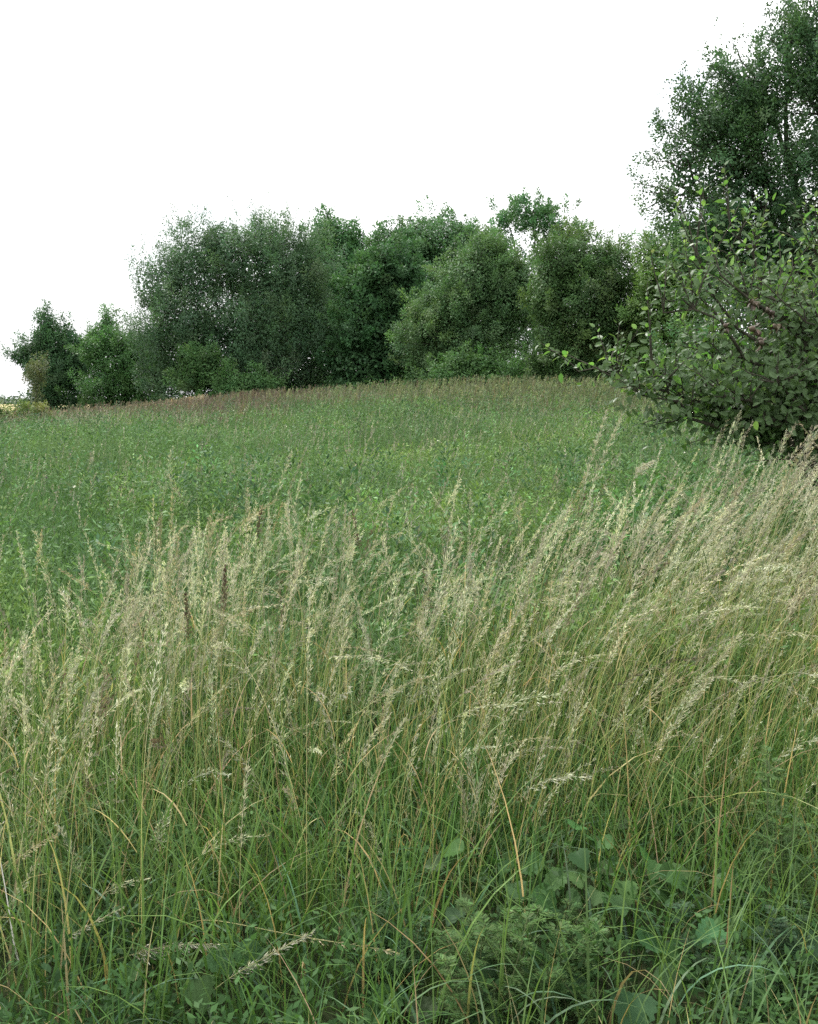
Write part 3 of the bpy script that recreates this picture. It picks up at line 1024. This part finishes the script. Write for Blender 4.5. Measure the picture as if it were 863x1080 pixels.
# --- scattered flower heads of the meadow: grey purple knapweed and small white flowers
b = Build()
x, y = frustum(900, 7, 30)
px = pxof(x, y)
keep = (noise2(x, y, 0.45, 7) > 0.25)
x, y = x[keep], y[keep]
n = len(x)
H = U(0.6, 0.9, n)
P = bow(x, y, ground(x, y), H, U(0, 0.15, n), U(0, 0.3, n), U(0, 6.28, n), 5)
b.tubes(P, np.full((n, 5), 0.002), jitter((0.08, 0.11, 0.05), n, 0.2), 3)
idx = np.repeat(np.arange(n), 10)
d = rand_dirs(len(idx))
d[:, 2] = np.abs(d[:, 2])
s = perp(d)
pur = jitter((0.20, 0.16, 0.21), n, 0.25)
white = rng.random(n) < 0.22
pur[white] = (0.7, 0.7, 0.66)
b.template(P[idx, 4], d, s, np.cross(s, d), 0.022, 0.014, pur[idx], RHOMB, 1)
tag(b.link('wild_flowers', [M_STEM, M_HEAD]), 'scattered small mauve and white flower heads in the meadow', 'flowers', kind='stuff')

# --- foreground: tall seeding grass
b = Build()
n0 = 5700
x, y = frustum(n0, 2.35, 6.6, 1.1)
px = pxof(x, y)
ymax = np.interp(px, [0, 60, 200, 330, 430, 520, 620, 720, 863], [3.7, 3.9, 4.6, 4.3, 4.3, 4.6, 5.0, 5.6, 6.3])
ymin = np.interp(px, [0, 200, 420, 600, 700, 863], [2.5, 2.58, 2.7, 2.85, 2.95, 2.8])
tuft = noise2(x, y, 3.6, 5.0) + 0.5 * noise2(x, y, 9.0, 2.0)
keep = (y < ymax * np.exp(N(0, 0.06, n0))) & (y > ymin * np.exp(N(0, 0.05, n0))) & (tuft + N(0, 0.5, n0) > -0.35)
x, y, px = x[keep], y[keep], px[keep]
n = len(x)
Hm = np.interp(px, [0, 150, 250, 430, 560, 700, 863], [0.94, 1.06, 1.15, 1.08, 1.18, 1.32, 1.40])
H = Hm * np.exp(N(0, 0.11, n)) + 0.05 * noise2(x, y, 2.5, 3)
shortg = rng.random(n) < np.where(y < 3.3, 0.55, 0.25)
H = np.where(shortg, H * U(0.45, 0.85, n), H)
right = sstep(380, 640, px)
th0 = np.abs(N(0.04, 0.06, n)) + right * U(0.05, 0.25, n)
th1 = U(0.0, 0.5, n) + right * U(0.0, 0.5, n) + (rng.random(n) < 0.28) * U(0.3, 1.5, n)
th0 = th0 + (rng.random(n) < 0.10) * U(0.2, 0.7, n)
az = np.where(rng.random(n) < 0.55 + 0.4 * right, N(0.05, 0.45, n), U(0, 6.28, n))
kind = rng.random(n)
hc = jitter((0.45, 0.45, 0.32), n, 0.16, 0.03)
purp = kind < 0.28
hc[purp] = jitter((0.29, 0.275, 0.205), purp.sum(), 0.2, 0.03)
brn = kind > 0.965
hc[brn] = jitter((0.13, 0.095, 0.07), brn.sum(), 0.2, 0.03)
yel = (kind > 0.88) & ~brn
hc[yel] = jitter((0.36, 0.32, 0.20), yel.sum(), 0.15, 0.03)
sc_ = jitter((0.27, 0.32, 0.09), n, 0.2, 0.06)
sy = rng.random(n) < 0.3
sc_[sy] = jitter((0.37, 0.35, 0.14), sy.sum(), 0.2, 0.05)
hl = U(0.14, 0.30, n)
hw = np.where(rng.random(n) < 0.5, U(0.005, 0.013, n), U(0.013, 0.036, n))
stalks(b, x, y, H, th0, th1, az, sc_, hc, 88, hl, hw, 0.0125, 0.0026, 0.0014, 14, 1.0, twigs=0.4)
# stalk leaves
idx = np.repeat(np.arange(n), 2)
m = len(idx)
zz = ground(x, y)[idx] + H[idx] * U(0.2, 0.6, m)
lc = jitter((0.085, 0.13, 0.04), m, 0.25)
dry = rng.random(m) < 0.22
lc[dry] = jitter((0.33, 0.27, 0.13), dry.sum(), 0.2)
xo = x[idx] + np.sin(th0[idx]) * np.cos(az[idx]) * H[idx] * 0.4
yo = y[idx] + np.sin(th0[idx]) * np.sin(az[idx]) * H[idx] * 0.4
blades(b, xo, yo, U(0.10, 0.26, m), U(0.003, 0.006, m), lc, U(0.2, 0.7, m), U(0.4, 1.6, m), U(0, 6.28, m), 6, 2, zz)
tag(b.link('tall_grass', [M_STEM, M_HEAD, M_GRASS]), 'tall pale seeding grass across the front of the meadow', 'grass', kind='stuff')

# --- green blades under it
b = Build()
n0 = 27000
x, y = frustum(n0, 1.7, 6.6, 1.15)
px = pxof(x, y)
ymax = np.interp(px, [0, 200, 430, 620, 863], [4.4, 5.0, 4.9, 5.6, 6.6])
tuft = noise2(x, y, 4.2, 1.0)
keep = (y < ymax) & (tuft + N(0, 0.6, n0) > -0.5) & ~((px > 440) & (px < 760) & (y < 3.0) & (rng.random(n0) < 0.6))
x, y = x[keep], y[keep]
n = len(x)
near = 1 - sstep(1.8, 2.6, y)
H = U(0.28, 0.78, n) * (1 - 0.45 * near)
c = palette(x, y, [(0.045, 0.105, 0.03), (0.075, 0.155, 0.04), (0.12, 0.20, 0.05), (0.085, 0.15, 0.06)], 2.0, 6)
dry = rng.random(n) < 0.10
c[dry] = jitter((0.30, 0.25, 0.12), dry.sum(), 0.25)
blades(b, x, y, H, U(0.003, 0.0085, n), c, np.abs(N(0.1, 0.18, n)), U(0.1, 1.7, n), U(0, 6.28, n), 8)
tag(b.link('grass_blades', M_GRASS), 'green grass blades at the foot of the tall seeding grass', 'grass', kind='stuff')

# --- fine weeds in the foreground floor (feathery)
b = Build()
x, y = frustum(1000, 1.8, 4.6, 1.12)
px = pxof(x, y)
keep = ~((px > 440) & (px < 760) & (y < 3.0) & (rng.random(len(x)) < 0.5))
x, y, px = x[keep], y[keep], px[keep]
H = U(0.10, 0.30, len(x))
herb(b, x, y, H, palette(x, y, [(0.035, 0.08, 0.028), (0.05, 0.11, 0.034), (0.07, 0.135, 0.045)], 1.6, 4), 60, 0.028, 0.012, 0.12)
tag(b.link('ground_weeds', M_HERB), 'low feathery weeds on the ground between the grass stems', 'weeds', kind='stuff')

# --- single plants and stalks that stand out in the foreground
def spline(pts, k):
    """smooth curve through a few points"""
    p = np.array(pts, float)
    d = np.concatenate([[0], np.cumsum(np.linalg.norm(np.diff(p, axis=0), axis=1))])
    t = np.linspace(0, d[-1], k)
    q = np.stack([np.interp(t, d, p[:, i]) for i in range(3)], 1)
    for _ in range(6):
        q[1:-1] = 0.25 * q[:-2] + 0.5 * q[1:-1] + 0.25 * q[2:]
    return q


def stalk_thing(name, label, cat, pts, hlen, hw, stem, head, nsp, spl, spw, r=0.0017, group=None, droop=0.1):
    P = spline(pts, 28)[None]
    root = empty(name, P[0, 0], label, cat, group)
    b = Build()
    b.tubes(P, np.linspace(r, r * 0.35, 28)[None], stem, 5)
    b.link('stem', M_STEM, root, smooth=True)
    if nsp:
        b = Build()
        Ln = np.linalg.norm(np.diff(P[0], axis=0), axis=1).sum()
        f = rng.random(nsp) ** 0.85
        f = np.clip(np.where(rng.random(nsp) < 0.6, np.round(f * 9) / 9 + N(0, 0.015, nsp), f), 0, 1)
        p, tan = at_curve(P, np.zeros(nsp, int), 1 - hlen / Ln * (1 - f))
        a1 = perp(tan)
        a2 = np.cross(tan, a1)
        ph = U(0, 6.28, nsp)
        rd = a1 * np.cos(ph)[:, None] + a2 * np.sin(ph)[:, None]
        ra = hw * (1.1 - f) * rng.random(nsp) ** 0.7
        pos = p + rd * ra[:, None] + tan * (ra * 0.9)[:, None] - np.array([0, 0, 1]) * (ra * 0.5)[:, None]
        d = unit(tan + rd * 0.45 + N(0, 0.2, (nsp, 3)) - np.array([0, 0, droop]))
        s_ = unit(np.cross(d, N(size=(nsp, 3))))
        b.template(pos, d, s_, np.cross(s_, d), spl * U(0.7, 1.3, nsp), spw * U(0.7, 1.2, nsp), jitter(head, nsp, 0.2, 0.03), RHOMB)
        A = p - tan * (ra * 0.6)[:, None]
        sd = unit(np.cross(unit(pos - A + 1e-6), N(size=(nsp, 3))))
        b.ribbons(np.stack([A, pos], 1), sd, np.full((nsp, 2), 0.0006), np.array(head) * 0.8)
        b.link('seed_head', M_HEAD, root)
    return root


def gp(px, Y):
    return np.array(foot(px, Y)) - (0, 0, 0.02)


PALE = (0.43, 0.42, 0.33)
stalk_thing('grass_stalk', 'pale straw stalk lying almost level low in the grass, its thin head pointing right', 'grass stalk',
            [gp(120, 2.9), at(170, 990, 2.7), at(212, 966, 2.5), at(300, 985, 2.42), at(418, 1004, 2.35)], 0.26, 0.008, (0.34, 0.32, 0.14), (0.46, 0.40, 0.27), 80, 0.013, 0.0035)
stalk_thing('grass_stalk', 'slanting grass stalk with a long pale head rising to the right near the bottom edge', 'grass stalk',
            [gp(150, 2.35), at(185, 1078, 2.3), at(240, 1032, 2.3), at(290, 1004, 2.3), at(328, 984, 2.3)], 0.24, 0.014, (0.26, 0.27, 0.12), PALE, 130, 0.013, 0.0032)
stalk_thing('grass_stalk', 'arching pale grass head drooping to the right above the slanting one', 'grass stalk',
            [gp(60, 2.7), at(70, 1040, 2.6), at(120, 1012, 2.45), at(180, 996, 2.4), at(228, 996, 2.36)], 0.25, 0.026, (0.24, 0.25, 0.11), (0.47, 0.45, 0.36), 140, 0.013, 0.0032, droop=0.5)
stalk_thing('grass_stalk', 'leaning grass stalk with a straight pale head at the lower left', 'grass stalk',
            [gp(-10, 2.6), at(0, 1050, 2.5), at(50, 1000, 2.42), at(90, 978, 2.4), at(128, 958, 2.4)], 0.17, 0.008, (0.28, 0.29, 0.13), PALE, 70, 0.012, 0.003)
stalk_thing('dead_stalk', 'bleached bare dead stem standing at the left edge', 'dead stem',
            [gp(22, 2.5), at(17, 1010, 2.45), at(8, 950, 2.45), at(0, 905, 2.45)], 0.1, 0.0, (0.62, 0.60, 0.54), PALE, 0, 0.01, 0.003, r=0.0034)
stalk_thing('grass_stalk', 'grass stalk whose fluffy head nods over like a hook above the green at the right', 'grass stalk',
            [gp(640, 4.1), at(650, 640, 4.0), at(662, 520, 4.0), at(668, 488, 4.0), at(680, 477, 3.99), at(690, 486, 3.97)], 0.14, 0.024, (0.25, 0.26, 0.11), (0.46, 0.44, 0.36), 150, 0.012, 0.003, droop=0.6)
for k_, (tx, ty, lab) in enumerate([(640, 434, 'tallest pale feathery head leaning right against the green slope'), (656, 438, 'pale feathery head just right of the tallest one, leaning further over')]):
    stalk_thing('grass_stalk', lab, 'grass stalk', [gp(575 + 5 * k_, 4.6), at(590 + 6 * k_, 640, 4.5), at(612 + 8 * k_, 520, 4.5), at(tx, ty, 4.5)], 0.34, 0.026,
                (0.26, 0.27, 0.12), PALE, 190, 0.0135, 0.0033)
for (bx, tx, ty, Yk, lab) in [(232, 238, 598, 3.2, 'dark brown seed head second from the left among the brown ones in pale grass'), (258, 276, 535, 4.0, 'dark brown seed head tipped to the right, highest of the brown ones'),
                              (205, 196, 628, 3.3, 'lowest and leftmost dark brown seed head, bent left among pale grass'), (395, 372, 540, 4.0, 'rightmost dark brown seed head, tipped left near the middle of the pale grass')]:
    stalk_thing('seed_stalk', lab, 'seed stalk', [gp(bx, Yk), at(bx, ty + 180, Yk), at(0.6 * bx + 0.4 * tx, ty + 70, Yk), at(tx, ty, Yk)], 0.15, 0.012, (0.16, 0.14, 0.07), (0.10, 0.075, 0.055), 130, 0.011, 0.0045,
                group='dark brown seed heads in the pale grass')

HEART = ([(0, 0), (-0.12, 0.25), (0.10, 0.50), (0.45, 0.48), (0.80, 0.25), (1, 0), (0.80, -0.25), (0.45, -0.48), (0.10, -0.50), (-0.12, -0.25), (0.35, 0), (0.7, 0)],
         [(0, 10, 2, 1), (10, 11, 4, 3), (10, 3, 2), (11, 5, 4), (0, 9, 8, 10), (10, 7, 6, 11), (10, 8, 7), (11, 6, 5)])


def broad_plant(px, Y, n, size, hmax, label, name='broad_leaf_plant', cat='plant', col=(0.062, 0.13, 0.042)):
    base = np.array(foot(px, Y))
    root = empty(name, base, label, cat, 'leafy plants low in the foreground')
    sb = Build()
    for q in range(n):
        az = q * 2.4 + U(-0.4, 0.4)
        h = hmax * U(0.5, 1.0)
        rr = hmax * U(0.25, 0.7)
        tip = base + np.array([math.cos(az) * rr, math.sin(az) * rr, h])
        sb.tubes(spline([base, base + (tip - base) * (0.35, 0.35, 0.7), tip], 8)[None], np.linspace(0.003, 0.0015, 8)[None], (0.10, 0.14, 0.05), 5)
        d = unit(np.array([[math.cos(az), math.sin(az), U(-0.45, 0.1)]]))
        nn = unit(np.array([[U(-0.3, 0.3), -0.35 + U(-0.2, 0.2), 1.0]]))
        s_ = unit(np.cross(d, nn))
        nn = np.cross(s_, d)
        lb = Build()
        L = size * U(0.75, 1.2)
        # strips along the midrib along its midrib so that it curls and its side veins ripple
        k = 13
        u = np.linspace(-0.08, 1, k)
        wv = np.sin(np.clip((u + 0.10) / 1.1, 0, 1) ** 0.62 * math.pi) ** 0.8 * 0.52
        wv[-1] = 0.01
        cols = np.array([-1, -0.6, -0.3, 0, 0.3, 0.6, 1.0])
        G = []
        for a in range(k):
            for c in cols:
                edge = 1 + (0.10 * ((a % 2) * 2 - 1) if abs(c) == 1 else 0)
                rip = 0.034 * math.sin((u[a] - abs(c) * 0.25) * 34) * (1 if abs(c) in (0.3, 0.6) else 0.3)
                G.append(tip + d[0] * L * u[a] + s_[0] * (L * wv[a] * c * edge) + nn[0] * L * (0.16 * abs(c) * wv[a] * 2 - 0.30 * u[a] ** 2 + rip))
        i, j = np.meshgrid(np.arange(k - 1), np.arange(6), indexing='ij')
        q0 = (i * 7 + j).reshape(-1)
        lb.add(np.array(G), np.stack([q0, q0 + 1, q0 + 8, q0 + 7], 1), jitter(col, 1, 0.15)[0])
        lb.link('leaf', M_HERB, root, smooth=True)
    sb.link('stem', M_STEM, root, smooth=True)


broad_plant(648, 2.75, 14, 0.07, 0.30, 'broad round leaved plant low between the grass stems, right of the bottom middle')
broad_plant(530, 2.75, 13, 0.07, 0.30, 'broad round leaved plant low in the grass, left of the other round leaved plants')
broad_plant(600, 2.9, 12, 0.06, 0.28, 'round leaved plant half hidden behind grass stems above the two larger ones')
broad_plant(720, 2.9, 8, 0.065, 0.30, 'small round leaved plant showing pale leaves behind the grass at the lower right')
broad_plant(680, 2.42, 7, 0.10, 0.20, 'toothed dark green leafy plant at the bottom edge right of the middle', col=(0.05, 0.11, 0.04))
broad_plant(460, 2.42, 6, 0.09, 0.18, 'dark green leafy plant at the bottom edge near the middle', col=(0.05, 0.105, 0.04))
broad_plant(800, 2.5, 6, 0.085, 0.22, 'dark leafy plant at the bottom right corner under drooping grass', col=(0.05, 0.10, 0.04))
broad_plant(190, 2.45, 6, 0.075, 0.2, 'small leafy plant at the bottom left under the slanting stalks', col=(0.06, 0.13, 0.045))


def feathery(px, Y, n, h, label, col):
    base = np.array(foot(px, Y))
    root = empty('feathery_plant', base, label, 'plant', 'feathery plants low in the foreground')
    sb, fb = Build(), Build()
    for q in range(n):
        o = base + np.array([N(0, 0.06), N(0, 0.05), 0])
        tip = o + np.array([N(0, 0.06), N(0, 0.06), h * U(0.65, 1.1)])
        P = spline([o, 0.5 * (o + tip) + N(0, 0.02, 3), tip], 10)[None]
        sb.tubes(P, np.linspace(0.0025, 0.001, 10)[None], (0.11, 0.14, 0.06), 4)
        nf = 22
        t = U(0.15, 1, nf)
        p, tan = at_curve(P, np.zeros(nf, int), t)
        az = np.arange(nf) * 2.4
        fd = unit(np.stack([np.cos(az), np.sin(az), U(0.1, 0.7, nf)], 1))
        fl = 0.075 * (1.2 - 0.7 * t)
        # each leaf is a frond of narrow leaflets
        nl = 22
        ii = np.repeat(np.arange(nf), nl)
        tt = np.tile(np.linspace(0.1, 1, nl), nf)
        sd = unit(np.cross(fd, np.array([0, 0, 1.0])))
        sg = np.where(np.arange(nf * nl) % 2 == 0, 1.0, -1.0)
        pp = p[ii] + fd[ii] * (fl[ii] * tt)[:, None] - np.array([0, 0, 1]) * (0.25 * fl[ii] * tt ** 2)[:, None]
        ld = unit(fd[ii] * 0.7 + sd[ii] * sg[:, None] + N(0, 0.15, pp.shape))
        ll = 0.024 * (1.15 - 0.8 * tt)
        nn = unit(np.array([0, 0, 1.0]) + N(0, 0.3, pp.shape))
        s_ = unit(np.cross(ld, nn))
        fb.template(pp, ld, s_, np.cross(s_, ld), ll, ll * 0.28, jitter(col, len(pp), 0.15), RHOMB)
    sb.link('stem', M_STEM, root, smooth=True)
    fb.link('foliage', M_HERB, root)


feathery(530, 2.4, 12, 0.30, 'feathery grey green plant at the bottom edge, right of the dark leafy one', (0.085, 0.15, 0.05))
feathery(600, 2.42, 9, 0.26, 'smaller feathery plant at the bottom edge beside the toothed leafy plant', (0.08, 0.145, 0.048))
feathery(845, 2.7, 12, 0.55, 'tall feathery plant filling the right edge low in the grass', (0.085, 0.15, 0.05))
feathery(395, 2.5, 8, 0.26, 'feathery plant in the shade under the level straw stalk', (0.065, 0.125, 0.05))
feathery(830, 2.4, 8, 0.28, 'short feathery plant in the bottom right corner', (0.055, 0.10, 0.05))

# broad arching grass leaves low in front
b = Build()
x, y = frustum(360, 2.05, 3.3, 1.1)
n = len(x)
blades(b, x, y, U(0.25, 0.5, n), U(0.007, 0.012, n), jitter((0.09, 0.16, 0.085), n, 0.2), np.abs(N(0.2, 0.2, n)), U(1.0, 2.4, n), U(0, 6.28, n), 10)
tag(b.link('arching_grass', M_GRASS), 'wider arching grass leaves low in the front of the meadow', 'grass', kind='stuff')
